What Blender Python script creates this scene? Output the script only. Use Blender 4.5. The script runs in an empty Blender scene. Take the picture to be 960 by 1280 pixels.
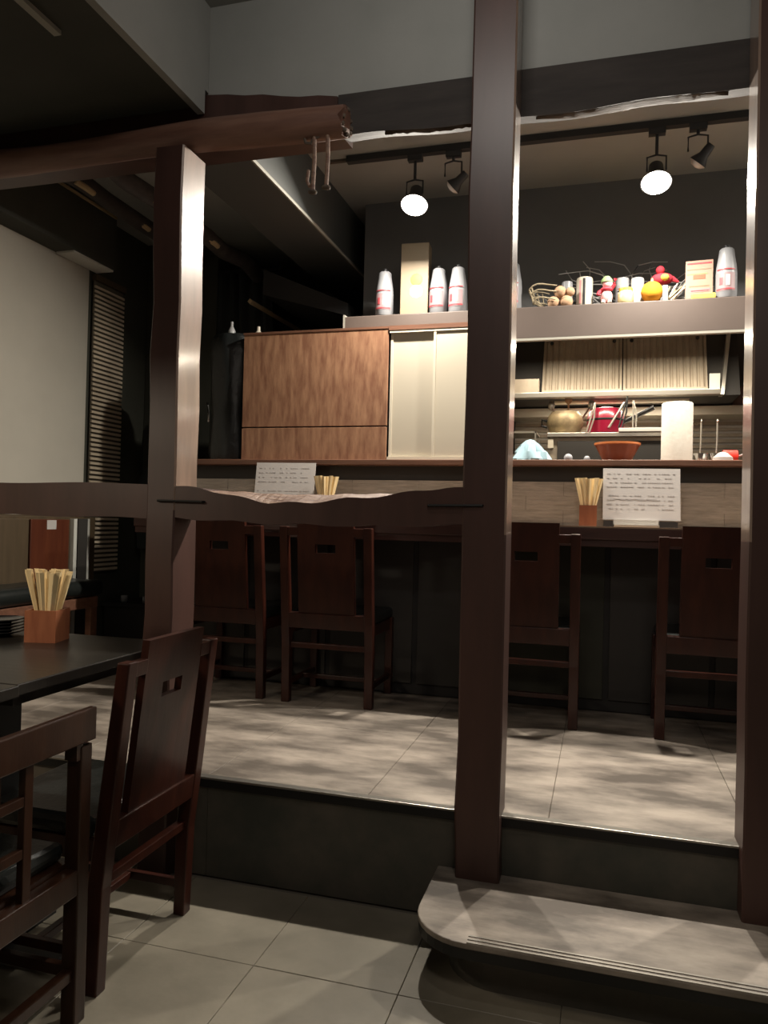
import bpy, bmesh, math, random
from mathutils import Vector, Matrix
random.seed(7)
S = bpy.context.scene
C = S.collection

# ------------------------------------------------------------------ camera
EYE = 1.35
yaw, pit, roll = math.radians(16), math.radians(.6), math.radians(1.4)
F0 = Vector((-math.sin(yaw), math.cos(yaw), 0)); R0 = Vector((math.cos(yaw), math.sin(yaw), 0)); Z0 = Vector((0, 0, 1))
F = F0*math.cos(pit) + Z0*math.sin(pit); U = Z0*math.cos(pit) - F0*math.sin(pit)
cu = math.cos(roll)*U - math.sin(roll)*R0; cr = math.cos(roll)*R0 + math.sin(roll)*U
cam = bpy.data.objects.new('camera', bpy.data.cameras.new('camera')); C.objects.link(cam)
M4 = Matrix((cr, cu, -F)).transposed().to_4x4(); M4.translation = Vector((0, 0, EYE))
cam.matrix_world = M4
cam.data.sensor_fit = 'VERTICAL'; cam.data.sensor_height = 36; cam.data.lens = 36*950/1280
cam.data.clip_start = .02
S.camera = cam

# ------------------------------------------------------------------ world, lights, exposure
w = bpy.data.worlds.new('World'); S.world = w; w.use_nodes = True
w.node_tree.nodes['Background'].inputs[0].default_value = (.02, .02, .022, 1)
w.node_tree.nodes['Background'].inputs[1].default_value = .3
S.view_settings.view_transform = 'Standard'; S.view_settings.look = 'None'
S.view_settings.gamma = 1; S.view_settings.use_curve_mapping = False
S.view_settings.exposure = 0.1

def area(name, loc, power, size, col=(1, .86, .68), rot=(0, 0, 0), shape='DISK', sy=None, spread=math.pi):
    l = bpy.data.lights.new(name, 'AREA'); l.energy = power; l.shape = shape; l.size = size; l.color = col; l.spread = spread
    if sy: l.size_y = sy
    o = bpy.data.objects.new(name, l); C.objects.link(o); o.location = loc; o.rotation_euler = rot
    return o
# unseen lights: ceiling lamp behind the camera, wash added for the infill, lamp over the left tables, lamp tube under the kitchen shelf
area('ceiling_lamp_light', (.3, -.1, 3.1), 13, .6, (1, .90, .78), (math.radians(20), 0, 0))
area('added_infill_light', (-.4, 1.45, 3.26), 5.5, .5, (1, .95, .88), (math.radians(62), 0, 0), shape='RECTANGLE', sy=.08)  # unseen light added to brighten the infill wall above the beam
area('table_lamp_light', (-2.5, 1.2, 1.95), 19, .3, (1, .84, .64))
area('kitchen_tube_light', (.1, 4.72, 2.44), 20, 1.3, (1, .88, .70), shape='RECTANGLE', sy=.05)
LAMPS = [(-1.01, 3.97), (.225, 3.97), (1.5, 3.97)]
LAMP_Z = 3.02
LAMP_W = 52

# ------------------------------------------------------------------ materials
def mat(name, col, rough=.5, col2=None, scale=5, stretch=(1, 1, 1), bump=0, bscale=None, metal=0, detail=6, emit=0, spec=.5,
        coat=0, lo=.35, hi=.65, kind='noise', trans=0, coord='Object'):
    m = bpy.data.materials.new(name); m.use_nodes = True
    nt = m.node_tree; N = nt.nodes; L = nt.links; b = N['Principled BSDF']
    b.inputs['Base Color'].default_value = (*col, 1); b.inputs['Roughness'].default_value = rough
    b.inputs['Metallic'].default_value = metal; b.inputs['Specular IOR Level'].default_value = spec
    b.inputs['Coat Weight'].default_value = coat; b.inputs['Coat Roughness'].default_value = .15
    b.inputs['Transmission Weight'].default_value = trans
    if emit:
        b.inputs['Emission Color'].default_value = (*col, 1); b.inputs['Emission Strength'].default_value = emit
    if col2 or bump:
        tc = N.new('ShaderNodeTexCoord'); mp = N.new('ShaderNodeMapping'); mp.inputs['Scale'].default_value = stretch
        L.new(tc.outputs[coord], mp.inputs[0])
        no = N.new('ShaderNodeTexNoise'); no.inputs['Scale'].default_value = scale; no.inputs['Detail'].default_value = detail
        no.inputs['Roughness'].default_value = .6
        L.new(mp.outputs[0], no.inputs['Vector'])
        if col2:
            r = N.new('ShaderNodeValToRGB'); r.color_ramp.elements[0].position = lo; r.color_ramp.elements[1].position = hi
            r.color_ramp.elements[0].color = (*col, 1); r.color_ramp.elements[1].color = (*col2, 1)
            L.new(no.outputs['Fac'], r.inputs[0]); L.new(r.outputs[0], b.inputs['Base Color'])
        if bump:
            n2 = no
            if bscale:
                n2 = N.new('ShaderNodeTexNoise'); n2.inputs['Scale'].default_value = bscale; n2.inputs['Detail'].default_value = 4
                L.new(mp.outputs[0], n2.inputs['Vector'])
            bp = N.new('ShaderNodeBump'); bp.inputs['Strength'].default_value = bump; bp.inputs['Distance'].default_value = .01
            L.new(n2.outputs['Fac'], bp.inputs['Height']); L.new(bp.outputs[0], b.inputs['Normal'])
    return m
M = dict(
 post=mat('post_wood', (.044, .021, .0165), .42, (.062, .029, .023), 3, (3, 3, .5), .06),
 postlit=mat('lit_post_side_wood', (.15, .10, .075), .38, (.24, .165, .125), 4, (3, 3, .5), .10, coat=1),  # paler, coated copy of the post wood with lamplight in its colour
 beam=mat('beam_wood', (.026, .021, .019), .85, (.042, .034, .030), 3, (1, 6, 6), .3),
 log=mat('log_wood', (.11, .052, .036), .5, (.19, .10, .07), 4, (.6, 5, 5), .35),
 bark=mat('bark_wood', (.10, .045, .030), .6, (.24, .15, .10), 5, (2.5, 12, 12), .8),
 wane=mat('wane_wood', (.05, .036, .026), .9, (.11, .082, .06), 5, (2, 14, 14), .3),
 chair=mat('chair_wood', (.024, .0065, .0042), .34, (.042, .0115, .0065), 4, (5, 5, 1), .1, coat=.1, spec=.3),
 chair2=mat('dark_chair_wood', (.022, .009, .005), .3, (.036, .015, .008), 4, (5, 5, 1), .1, coat=.1, spec=.3),
 leather=mat('black_leather', (.012, .014, .013), .3, None, 60, bump=.15),
 blacktop=mat('black_table_wood', (.010, .009, .008), .3, (.018, .015, .012), 4, (1, 12, 1), .05),
 copper=mat('red_brown_wood', (.26, .085, .04), .42, (.36, .13, .06), 5, (6, 6, 1), .1),
 stick=mat('pale_chopstick_wood', (.72, .54, .28), .6, (.82, .66, .38), 6, (8, 8, .5)),
 ctop=mat('counter_surface', (.22, .15, .10), .45, (.28, .19, .13), 4, (.8, 8, 8)),
 counter=mat('counter_wood', (.035, .012, .009), .4, (.055, .02, .015), 4, (.8, 8, 8), .1),
 ledge=mat('ledge_wood', (.11, .050, .030), .4, (.17, .08, .05), 4, (.8, 8, 8), .1),
 cabwood=mat('cabinet_wood', (.20, .090, .050), .5, (.36, .195, .11), 13, (2.6, 1, .5), .10, detail=13, lo=.36, hi=.66),
 cream=mat('cream_panel', (.50, .45, .36), .4), creamframe=mat('cream_frame', (.58, .53, .43), .35),
 fascia=mat('fascia_board', (.078, .057, .047), .6, (.092, .068, .057), 2),
 blackpaint=mat('black_paint', (.016, .015, .015), .75, (.024, .022, .021), 3, bump=.1),
 darkwall=mat('dark_wall', (.10, .10, .10), .8, (.12, .12, .12), 1.5),
 recess=mat('recess_black', (.028, .025, .022), .6),
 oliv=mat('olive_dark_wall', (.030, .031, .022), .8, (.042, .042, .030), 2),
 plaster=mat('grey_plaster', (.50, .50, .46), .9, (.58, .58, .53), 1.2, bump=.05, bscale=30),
 ceil=mat('grey_ceiling', (.25, .25, .235), .85, (.30, .30, .28), 1.2),
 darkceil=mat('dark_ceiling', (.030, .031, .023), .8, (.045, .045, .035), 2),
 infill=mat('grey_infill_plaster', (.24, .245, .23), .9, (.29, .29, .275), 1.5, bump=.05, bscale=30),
 white=mat('white_wall', (.36, .34, .29), .85, (.41, .385, .33), 1.0),
 tile=mat('grey_stone_tile', (.14, .125, .095), .42, (.23, .205, .16), 2.2, bump=.12, bscale=18, detail=8, coord='Object'),
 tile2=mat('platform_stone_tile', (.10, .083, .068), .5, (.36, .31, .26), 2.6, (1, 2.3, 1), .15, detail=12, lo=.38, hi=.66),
 riser=mat('riser_stone_tile', (.04, .043, .035), .5, (.10, .085, .068), 3.0, bump=.15, bscale=14, detail=8),
 grout=mat('dark_grout', (.12, .105, .085), .9),
 stone=mat('textured_stone_strip', (.36, .33, .285), .65, (.50, .46, .41), 9, (1, 1, 7), .9, detail=8),
 nosing=mat('metal_nosing', (.35, .33, .30), .35, metal=.9),
 steel=mat('stainless_steel', (.55, .52, .46), .32, metal=.9), dsteel=mat('greased_steel', (.30, .25, .19), .5, (.42, .36, .28), 6, (1, 1, .4), .1, metal=.3),
 iron=mat('black_iron', (.02, .02, .02), .45, metal=.6), chrome=mat('chrome', (.7, .7, .68), .15, metal=1),
 paper=mat('white_paper', (.46, .43, .41), .7), ink=mat('grey_ink', (.40, .37, .36), .8),
 plwhite=mat('white_plastic', (.24, .245, .26), .4), label=mat('pink_label', (.27, .18, .19), .5), lred=mat('label_red', (.32, .05, .06), .5),
 carton=mat('tan_carton', (.22, .17, .11), .6), gold=mat('gold_print', (.72, .52, .05), .4), whitep=mat('white_print', (.6, .58, .55), .4),
 dark=mat('dark_plastic', (.02, .02, .022), .5), glassbag=mat('black_vinyl', (.012, .014, .014), .35, None, 12, bump=.5),
 bulb=mat('bulb_glow', (1, .93, .80), .5, emit=40),
 skin=mat('beige_plush', (.36, .22, .13), .9, (.45, .29, .18), 20), red=mat('red_cloth', (.50, .03, .05), .8), pink=mat('pink_cloth', (.65, .30, .30), .8),
 orange=mat('orange_plush', (.60, .21, .005), .9, (.72, .30, .012), 15), yellow=mat('yellow_cloth', (.75, .55, .08), .8),
 green=mat('dull_green', (.20, .30, .13), .8), straw=mat('straw', (.27, .22, .14), .8, (.36, .30, .20), 20), twig=mat('dry_twig', (.34, .33, .32), .8),
 jar=mat('grey_jar', (.42, .43, .43), .3), amber=mat('pale_amber_jar', (.52, .43, .22), .35), pkbox=mat('pink_carton', (.36, .22, .16), .6),
 redpr=mat('red_print', (.70, .10, .05), .6), brass=mat('brass', (.40, .31, .17), .5, (.20, .15, .09), 14, metal=.4), crimson=mat('crimson_enamel', (.24, .005, .028), .3, coat=.3),
 bowl=mat('brown_lacquer', (.20, .045, .015), .35), bowlrim=mat('orange_lacquer', (.50, .16, .05), .35), tissue=mat('white_tissue', (.56, .52, .45), .9, bump=.2, bscale=40),
 bluecloth=mat('pale_blue_cloth', (.28, .42, .48), .9), redcup=mat('red_plastic', (.75, .035, .02), .4), greypl=mat('grey_plastic', (.40, .35, .32), .5),
 slat=mat('blind_wood', (.46, .38, .28), .6, (.55, .46, .34), 5), slatback=mat('blind_cord', (.09, .075, .055), .8),
 coat=mat('dark_cloth', (.018, .022, .021), .9), check=mat('brown_weave', (.05, .035, .025), .9, (.16, .11, .07), 30),
 dado=mat('olive_wood', (.060, .040, .020), .55, (.085, .058, .03), 3, (6, 6, .6)), reddoor=mat('red_brown_door', (.075, .018, .008), .4, (.11, .03, .012), 3, (6, 6, .6)),
 plate=mat('black_glaze', (.012, .012, .013), .18), tan=mat('tan_batten', (.36, .27, .15), .7), batten=mat('pale_batten', (.30, .29, .25), .7),
 concrete=mat('outer_wall', (.12, .11, .10), .9), duct=mat('duct_grey', (.060, .064, .062), .55),
)

# ------------------------------------------------------------------ helpers
def box(bm, x0, x1, y0, y1, z0, z1):
    vs = [bm.verts.new((x, y, z)) for z in (z0, z1) for y in (y0, y1) for x in (x0, x1)]
    for f in ((0, 2, 3, 1), (4, 5, 7, 6), (0, 1, 5, 4), (2, 6, 7, 3), (0, 4, 6, 2), (1, 3, 7, 5)):
        bm.faces.new([vs[i] for i in f])
    return vs
def hexa(bm, b4, t4):
    """bottom four corners and top four corners, both counter-clockwise from above"""
    b = [bm.verts.new(p) for p in b4]; t = [bm.verts.new(p) for p in t4]
    bm.faces.new(b[::-1]); bm.faces.new(t)
    for i in range(4):
        j = (i+1) % 4; bm.faces.new((b[i], b[j], t[j], t[i]))
def tube(bm, pts, r, n=8, r2=None, cap=True):
    pts = [Vector(p) for p in pts]; rings = []
    for i, p in enumerate(pts):
        d = (pts[min(i+1, len(pts)-1)] - pts[max(i-1, 0)]).normalized()
        a = d.cross(Vector((0, 0, 1))) if abs(d.z) < .95 else d.cross(Vector((1, 0, 0)))
        a.normalize(); b = d.cross(a)
        t = i/(len(pts)-1); rr = r if r2 is None else r + (r2-r)*t
        rings.append([bm.verts.new(p + a*rr*math.cos(2*math.pi*k/n) + b*rr*math.sin(2*math.pi*k/n)) for k in range(n)])
    for A, B in zip(rings, rings[1:]):
        for k in range(n):
            bm.faces.new((A[k], B[k], B[(k+1) % n], A[(k+1) % n]))
    if cap: bm.faces.new(rings[0]); bm.faces.new(rings[-1][::-1])
def lathe(bm, prof, n=20, c=(0, 0, 0), sx=1, sy=1, wob=None):
    rings = []
    for i, (r, z) in enumerate(prof):
        ring = []
        for k in range(n):
            a = 2*math.pi*k/n; rr = max(r, .0004)*(wob(a, z) if wob else 1)
            ring.append(bm.verts.new((c[0]+rr*math.cos(a)*sx, c[1]+rr*math.sin(a)*sy, c[2]+z)))
        rings.append(ring)
    for A, B in zip(rings, rings[1:]):
        for k in range(n):
            bm.faces.new((A[k], A[(k+1) % n], B[(k+1) % n], B[k]))
    bm.faces.new(rings[0][::-1]); bm.faces.new(rings[-1])
def ball(bm, c, r, sx=1, sy=1, sz=1, n=12, wob=None):
    m = 8
    prof = [(r*math.sin(math.pi*i/m), -r*sz*math.cos(math.pi*i/m)) for i in range(m+1)]
    lathe(bm, prof, n, c, sx, sy, wob)
def BM(): return bmesh.new()
def obj(name, bm, m, parent=None, smooth=False, bev=0, kind=None):
    bmesh.ops.recalc_face_normals(bm, faces=bm.faces)
    me = bpy.data.meshes.new(name); bm.to_mesh(me); bm.free(); me.materials.append(M[m])
    if smooth:
        me.shade_smooth(); me.set_sharp_from_angle(angle=math.radians(40))
    o = bpy.data.objects.new(name, me); C.objects.link(o)
    if parent: o.parent = parent
    if bev:
        b = o.modifiers.new('bevel', 'BEVEL'); b.width = bev; b.segments = 2; b.limit_method = 'ANGLE'
    if kind: o['kind'] = kind
    return o
def bx(name, m, ext, parent=None, bev=0, kind=None):
    bm = BM(); box(bm, *ext); return obj(name, bm, m, parent, bev=bev, kind=kind)
def tag(o, label, cat, group=None):
    o['label'] = label; o['category'] = cat
    if group: o['group'] = group
    return o
def thing(name, label, cat, loc=(0, 0, 0), rz=0, group=None):
    o = bpy.data.objects.new(name, None); C.objects.link(o); o.location = loc; o.rotation_euler = (0, 0, rz)
    o.empty_display_size = .05
    return tag(o, label, cat, group)
def struct(name, m, ext, parent=None, bev=0):
    return bx(name, m, ext, parent, bev, kind='structure')
KIDS = {}
def copy_tree(o, parent=None):
    c = o.copy(); C.objects.link(c); c.parent = parent
    for ch in [x for x in C.objects if x.parent == o]:
        copy_tree(ch, c)
    return c
def dup(proto, loc, rz, label, group=None):
    c = copy_tree(proto); c.location = loc; c.rotation_euler = (0, 0, rz); c['label'] = label
    if group: c['group'] = group
    return c

# ------------------------------------------------------------------ setting
CEIL = 3.36; PF = .37
floor = struct('floor', 'grout', (-3.6, 1.9, -1.3, 6.5, -.12, -.006))
T = .45; protos = {}
def tile_mesh(m, sx, sy, t, bev=.003):
    key = (m, round(sx, 3), round(sy, 3), t)
    if key not in protos:
        bm = BM(); box(bm, -sx/2, sx/2, -sy/2, sy/2, -t, 0)
        bmesh.ops.bevel(bm, geom=[e for e in bm.edges if e.verts[0].co.z > -t/2 and e.verts[1].co.z > -t/2], offset=bev, segments=1, affect='EDGES')
        bmesh.ops.recalc_face_normals(bm, faces=bm.faces)
        me = bpy.data.meshes.new('tile'); bm.to_mesh(me); bm.free(); me.materials.append(M[m]); protos[key] = me
    return protos[key]
def tile_mat_world(m):
    # stone pattern runs on world position so that every tile differs
    nt = M[m].node_tree; tc = [n for n in nt.nodes if n.type == 'TEX_COORD'][0]
    mp = [n for n in nt.nodes if n.type == 'MAPPING'][0]
    g = nt.nodes.new('ShaderNodeNewGeometry'); nt.links.new(g.outputs['Position'], mp.inputs[0])
for k in ('tile', 'tile2', 'riser'): tile_mat_world(k)
def lay(parent, m, x0, x1, y0, y1, z, sx, sy, skip=lambda x, y: False, g=.0016):
    nx = max(1, round((x1-x0)/sx)); ny = max(1, round((y1-y0)/sy)); ax = (x1-x0)/nx; ay = (y1-y0)/ny
    me = tile_mesh(m, ax-g, ay-g, .008, .0015)
    for i in range(nx):
        for j in range(ny):
            cx, cy = x0+(i+.5)*ax, y0+(j+.5)*ay
            if skip(cx, cy): continue
            o = bpy.data.objects.new('tile', me); C.objects.link(o); o.parent = parent; o.location = (cx, cy, z+random.uniform(-.0004, .0004))
lay(floor, 'tile', -2.78, .82, -.12, 2.56, 0, .45, .45)

# raised platform
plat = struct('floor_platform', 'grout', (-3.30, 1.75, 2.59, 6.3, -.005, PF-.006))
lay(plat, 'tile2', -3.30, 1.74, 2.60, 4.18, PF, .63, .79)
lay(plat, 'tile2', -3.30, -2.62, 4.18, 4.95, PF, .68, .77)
for i in range(5):
    bx('riser_panel', 'riser', (-3.30+.95*i+.001, -2.35+.95*i-.001, 2.578, 2.592, .002, PF-.02), plat)
bx('edge_strip', 'nosing', (-3.30, 1.74, 2.566, 2.600, PF-.006, PF+.002), plat, bev=.002)
bx('edge_strip', 'iron', (-3.30, 1.74, 2.568, 2.592, PF-.036, PF-.007), plat)

# step with a rounded corner
def slab_round(x0, x1, y0, y1, z0, z1, r, n=8):
    bm = BM(); pts = [(x1, y0), (x1, y1), (x0, y1)]
    for k in range(n+1):
        a = math.pi + (math.pi/2)*k/n; pts.append((x0+r+r*math.cos(a), y0+r+r*math.sin(a)))
    lo = [bm.verts.new((x, y, z0)) for x, y in pts]; hi = [bm.verts.new((x, y, z1)) for x, y in pts]
    bm.faces.new(lo[::-1]); bm.faces.new(hi)
    for i in range(len(pts)):
        j = (i+1) % len(pts); bm.faces.new((lo[i], lo[j], hi[j], hi[i]))
    return bm
step = thing('step', 'low stone step with a rounded corner at the foot of the platform', 'step', (0, 0, 0))
obj('base', slab_round(-.43, 1.3, 2.21, 2.575, 0, .125, .16), 'riser', step)
obj('tread', slab_round(-.515, 1.3, 2.125, 2.575, .155, .172, .17), 'tile2', step, bev=.003)
obj('edge_board', slab_round(-.512, 1.3, 2.128, 2.573, .125, .155, .168), 'iron', step)
for k in range(3):
    bx('nosing_strip', 'nosing', (-.34, 1.3, 2.128+.017*k, 2.134+.017*k, .172, .1745), step)

# shell
wl = struct('wall_left', 'white', (-3.45, -3.30, -1.2, 4.28, 1.33, CEIL))
struct('wall_left_lower', 'dado', (-3.45, -3.30, -1.2, 4.28, 0, 1.33))
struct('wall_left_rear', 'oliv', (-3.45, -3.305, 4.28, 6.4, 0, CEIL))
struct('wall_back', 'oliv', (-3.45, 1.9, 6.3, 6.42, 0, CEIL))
struct('wall_right', 'concrete', (1.75, 1.9, -1.2, 6.3, 0, CEIL))
struct('wall_front', 'concrete', (-3.45, 1.9, -1.32, -1.2, 0, CEIL))
ce = struct('ceiling', 'ceil', (-3.45, 1.9, -1.2, 6.3, CEIL, CEIL+.1))
struct('wall_partition', 'oliv', (-3.30, -2.72, 4.95, 5.05, 0, CEIL))
# lowered dark ceiling left, with its grey side drop and battens
struct('trim_drop_edge', 'ceil', (-1.56, -1.53, -1.2, 2.645, 2.925, 3.02))
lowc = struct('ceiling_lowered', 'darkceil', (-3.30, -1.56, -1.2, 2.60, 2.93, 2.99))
struct('ceiling_drop', 'ceil', (-1.56, -1.53, -1.2, 2.669, 3.02, CEIL))
bx('batten', 'batten', (-1.765, -1.738, 1.2, 2.08, 2.915, 2.93), lowc)
# soffit box along the left wall
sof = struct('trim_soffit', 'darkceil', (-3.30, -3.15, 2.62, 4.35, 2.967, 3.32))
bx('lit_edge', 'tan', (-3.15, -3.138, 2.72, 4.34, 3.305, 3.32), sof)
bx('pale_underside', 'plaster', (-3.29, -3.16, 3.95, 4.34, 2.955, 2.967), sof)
# grey infill above the lintel beam
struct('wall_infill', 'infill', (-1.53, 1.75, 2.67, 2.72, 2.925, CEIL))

# ------------------------------------------------------------------ timber frame
def wood_post(x0, x1, y0, y1, z0, z1, n=14, amp=.004, seed=0):
    rnd = random.Random(seed); bm = BM(); rings = []
    for i in range(n+1):
        z = z0+(z1-z0)*i/n; dx = rnd.uniform(-amp, amp); dy = rnd.uniform(-amp, amp); c = .006
        P = [(x0+c+dx, y0+dy), (x1-c+dx*.5, y0+dy), (x1+dx*.5, y0+c+dy), (x1+dx*.5, y1-c), (x1-c+dx*.5, y1), (x0+c+dx, y1), (x0+dx, y1-c), (x0+dx, y0+c+dy)]
        rings.append([bm.verts.new((a, b, z)) for a, b in P])
    for A, B in zip(rings, rings[1:]):
        for k in range(8): bm.faces.new((A[k], A[(k+1) % 8], B[(k+1) % 8], B[k]))
    bm.faces.new(rings[0][::-1]); bm.faces.new(rings[-1])
    return bm
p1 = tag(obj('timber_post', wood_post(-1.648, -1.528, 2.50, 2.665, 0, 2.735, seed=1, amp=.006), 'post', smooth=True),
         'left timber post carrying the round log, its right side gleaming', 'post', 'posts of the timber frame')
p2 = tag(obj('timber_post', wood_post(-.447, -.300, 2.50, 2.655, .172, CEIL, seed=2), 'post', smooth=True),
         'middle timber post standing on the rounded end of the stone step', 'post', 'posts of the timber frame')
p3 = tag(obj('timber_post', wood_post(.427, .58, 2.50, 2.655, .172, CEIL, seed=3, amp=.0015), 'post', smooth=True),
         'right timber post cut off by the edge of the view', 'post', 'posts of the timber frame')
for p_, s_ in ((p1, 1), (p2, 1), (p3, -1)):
    p_.data.materials.append(M['postlit'])  # paints the lamp sheen on the lit side faces, upper part only
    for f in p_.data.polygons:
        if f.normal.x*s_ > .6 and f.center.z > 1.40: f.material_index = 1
def rail_mesh(x0, x1, y0, y1, z0, top_f, top_b, n=40, bot=None):
    """rail with a varying front top edge; returns body and its sloping top as one mesh with two slots"""
    bm = BM(); rings = []
    for i in range(n+1):
        x = x0+(x1-x0)*i/n; zb = z0+(bot(x) if bot else 0)
        rings.append([bm.verts.new(p) for p in ((x, y0, zb), (x, y1, zb), (x, y1, top_b(x)), (x, y0, top_f(x)))])
    for A, B in zip(rings, rings[1:]):
        for k in range(4):
            f = bm.faces.new((A[k], B[k], B[(k+1) % 4], A[(k+1) % 4]))
            if k == 2 and abs(top_b((A[2].co.x+B[2].co.x)/2)-top_f((A[2].co.x+B[2].co.x)/2)) > .006: f.material_index = 1
    bm.faces.new(rings[0]); bm.faces.new(rings[-1][::-1])
    return bm
def dip(x):
    a = -1.52; b = -.50
    pts = [(-1.53, .004), (-1.42, .012), (-1.28, .040), (-1.15, .060), (-1.0, .058), (-.85, .040), (-.70, .028), (-.60, .008), (-.5, .0), (-.44, 0)]
    for (xa, va), (xb, vb) in zip(pts, pts[1:]):
        if xa <= x <= xb: return va+(vb-va)*(x-xa)/(xb-xa)
    return 0
rail = obj('timber_rail', rail_mesh(-1.528, -.447, 2.505, 2.63, 1.338, lambda x: 1.462-dip(x)-.004*math.sin(x*31), lambda x: 1.452-dip(x)*.25+.002*math.sin(x*47), bot=lambda x: -.012*math.sin((x+1.5)*3)+.004*math.sin(x*23)), 'post', smooth=False)
rail.data.materials.append(M['bark'])
tag(rail, 'waist high timber rail with a hollowed bark edge between left and middle posts', 'rail')
tag(obj('timber_rail', rail_mesh(-3.295, -1.648, 2.51, 2.62, 1.335, lambda x: 1.465+.003*math.sin(x*9), lambda x: 1.465+.003*math.sin(x*9), bot=lambda x: .003*math.sin(x*13)), 'post'),
    'plain timber rail running left from the left post above the dark tables', 'rail')
def staple(x0, x1, z0, z1, y, label):
    bm = BM(); tube(bm, [(x0, y+.012, z0), (x0+.004, y-.003, z0), (x1-.004, y-.003, z1), (x1, y+.012, z1)], .0045, 8)
    return tag(obj('iron_staple', bm, 'iron', smooth=True), label, 'staple', 'iron staples on the timber joints')
staple(-1.60, -1.405, 1.402, 1.400, 2.497, 'black iron staple across the joint of the left post and the hollowed rail')
staple(-.565, -.375, 1.402, 1.405, 2.497, 'black iron staple across the joint of the hollowed rail and the middle post')

# lintel beam with sloping waney underside
bm = BM(); n = 60; x0, x1 = -.98, 1.74; rings = []
for i in range(n+1):
    x = x0+(x1-x0)*i/n; wz = .006*math.sin(x*5)+.004*math.sin(x*13)
    rings.append([bm.verts.new(p) for p in ((x, 2.66, 2.772+wz), (x, 2.83, 2.835+wz), (x, 2.83, 2.935), (x, 2.66, 2.935))])
for A, B in zip(rings, rings[1:]):
    for k in range(4): bm.faces.new((A[k], B[k], B[(k+1) % 4], A[(k+1) % 4]))
bm.faces.new(rings[0]); bm.faces.new(rings[-1][::-1])
lint = tag(obj('lintel_beam', bm, 'beam'), 'long black lintel beam passing behind the tops of the posts', 'beam')
bm = BM(); rings = []; rnd = random.Random(21)
for i in range(31):
    x = -3.28+2.3*i/30; a = .012*math.sin(x*7)+.006*rnd.uniform(-1, 1)
    tp = .075*max(0, (i-20)/10)**1.5
    rings.append([bm.verts.new(p) for p in ((x, 2.652+a*.3, 2.80), (x, 2.84, 2.82), (x, 2.84, 3.0+a-tp), (x, 2.655+a*.3, 3.01+.8*a-tp))])
for A, B in zip(rings, rings[1:]):
    for k in range(4): bm.faces.new((A[k], B[k], B[(k+1) % 4], A[(k+1) % 4]))
bm.faces.new(rings[0]); bm.faces.new(rings[-1][::-1])
tag(obj('rough_beam', bm, 'post'), 'rough brown beam lying just above and behind the round log', 'beam')
def wane(xa, xb, wmax, seed):
    rnd = random.Random(seed); bm = BM(); n = 24; rings = []
    for i in range(n+1):
        t = i/n; x = xa+(xb-xa)*t; wd = wmax*math.sin(math.pi*min(.99, max(.01, t)))**.7*(1+.25*rnd.uniform(-1, 1)); wz = .006*math.sin(x*5)+.004*math.sin(x*13)
        y0 = 2.67+.01*rnd.random(); y1 = y0+wd
        z = lambda y: 2.772+wz+(y-2.66)*.37
        rings.append([bm.verts.new(p) for p in ((x, y0, z(y0)-.001), (x, (y0+y1)/2, z((y0+y1)/2)-.008-.006*rnd.random()), (x, y1, z(y1)-.001), (x, (y0+y1)/2, z((y0+y1)/2)+.01))])
    for A, B in zip(rings, rings[1:]):
        for k in range(4): bm.faces.new((A[k], B[k], B[(k+1) % 4], A[(k+1) % 4]))
    bm.faces.new(rings[0]); bm.faces.new(rings[-1][::-1])
    obj('bark_edge', bm, 'wane', lint, smooth=True)
wane(-.25, .37, .14, 3); wane(-.80, -.47, .03, 5)

# round log on the left post
bm = BM(); n = 30; rings = []; rnd = random.Random(4)
for i in range(n+1):
    t = i/n; x = -3.28+(2.36)*t; r = .058+.006*math.sin(t*9)-.004*t; cy = 2.585+.01*math.sin(t*5); cz = 2.815-.025*t+.006*math.sin(t*11)
    rings.append([bm.verts.new((x+(.012*rnd.uniform(-1, 1) if i == n else 0), cy+r*math.cos(2*math.pi*k/14)*1.0, cz+r*math.sin(2*math.pi*k/14)*(.98+.04*rnd.random()))) for k in range(14)])
for A, B in zip(rings, rings[1:]):
    for k in range(14): bm.faces.new((A[k], A[(k+1) % 14], B[(k+1) % 14], B[k]))
bm.faces.new(rings[0]); bm.faces.new(rings[-1][::-1])
lg = tag(obj('round_log', bm, 'log', smooth=True), 'reddish brown round log lying across the left post, its cut end in mid air', 'log')
bm = BM(); rnd = random.Random(9)
for k in range(12):
    a = 2*math.pi*k/12; ball(bm, (-.92+.006*rnd.random(), 2.585+.045*math.cos(a), 2.787+.045*math.sin(a)), .009, n=6)
obj('splintered_end', bm, 'wane', lg, smooth=True)
# broken peg bracket hanging under the log
br = thing('peg_bracket', 'small pale bracket of two split pegs hanging under the log end', 'bracket', (-1.01, 2.56, 2.53))
for dx, zb in ((-.022, 0), (.030, .012)):
    bm = BM(); tube(bm, [(dx, 0, .22), (dx+.003, 0, .12), (dx-.001, 0, zb+.005)], .008, 7); obj('peg', bm, 'bark', br, smooth=True)
    bm = BM(); ball(bm, (dx-.001, 0, zb+.003), .017, sz=.5, n=8); obj('peg_foot', bm, 'wane', br, smooth=True)
bm = BM(); tube(bm, [(-.06, 0, .205), (-.055, 0, .186), (-.035, 0, .182), (-.022, 0, .2), (.03, 0, .212), (.06, 0, .222)], .006, 6); obj('hook', bm, 'wane', br, smooth=True)
bm = BM(); tube(bm, [(-.045, .01, .09), (-.05, .01, .05), (-.04, .01, .03), (-.022, 0, .03)], .006, 6); obj('side_peg', bm, 'bark', br, smooth=True)

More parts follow.
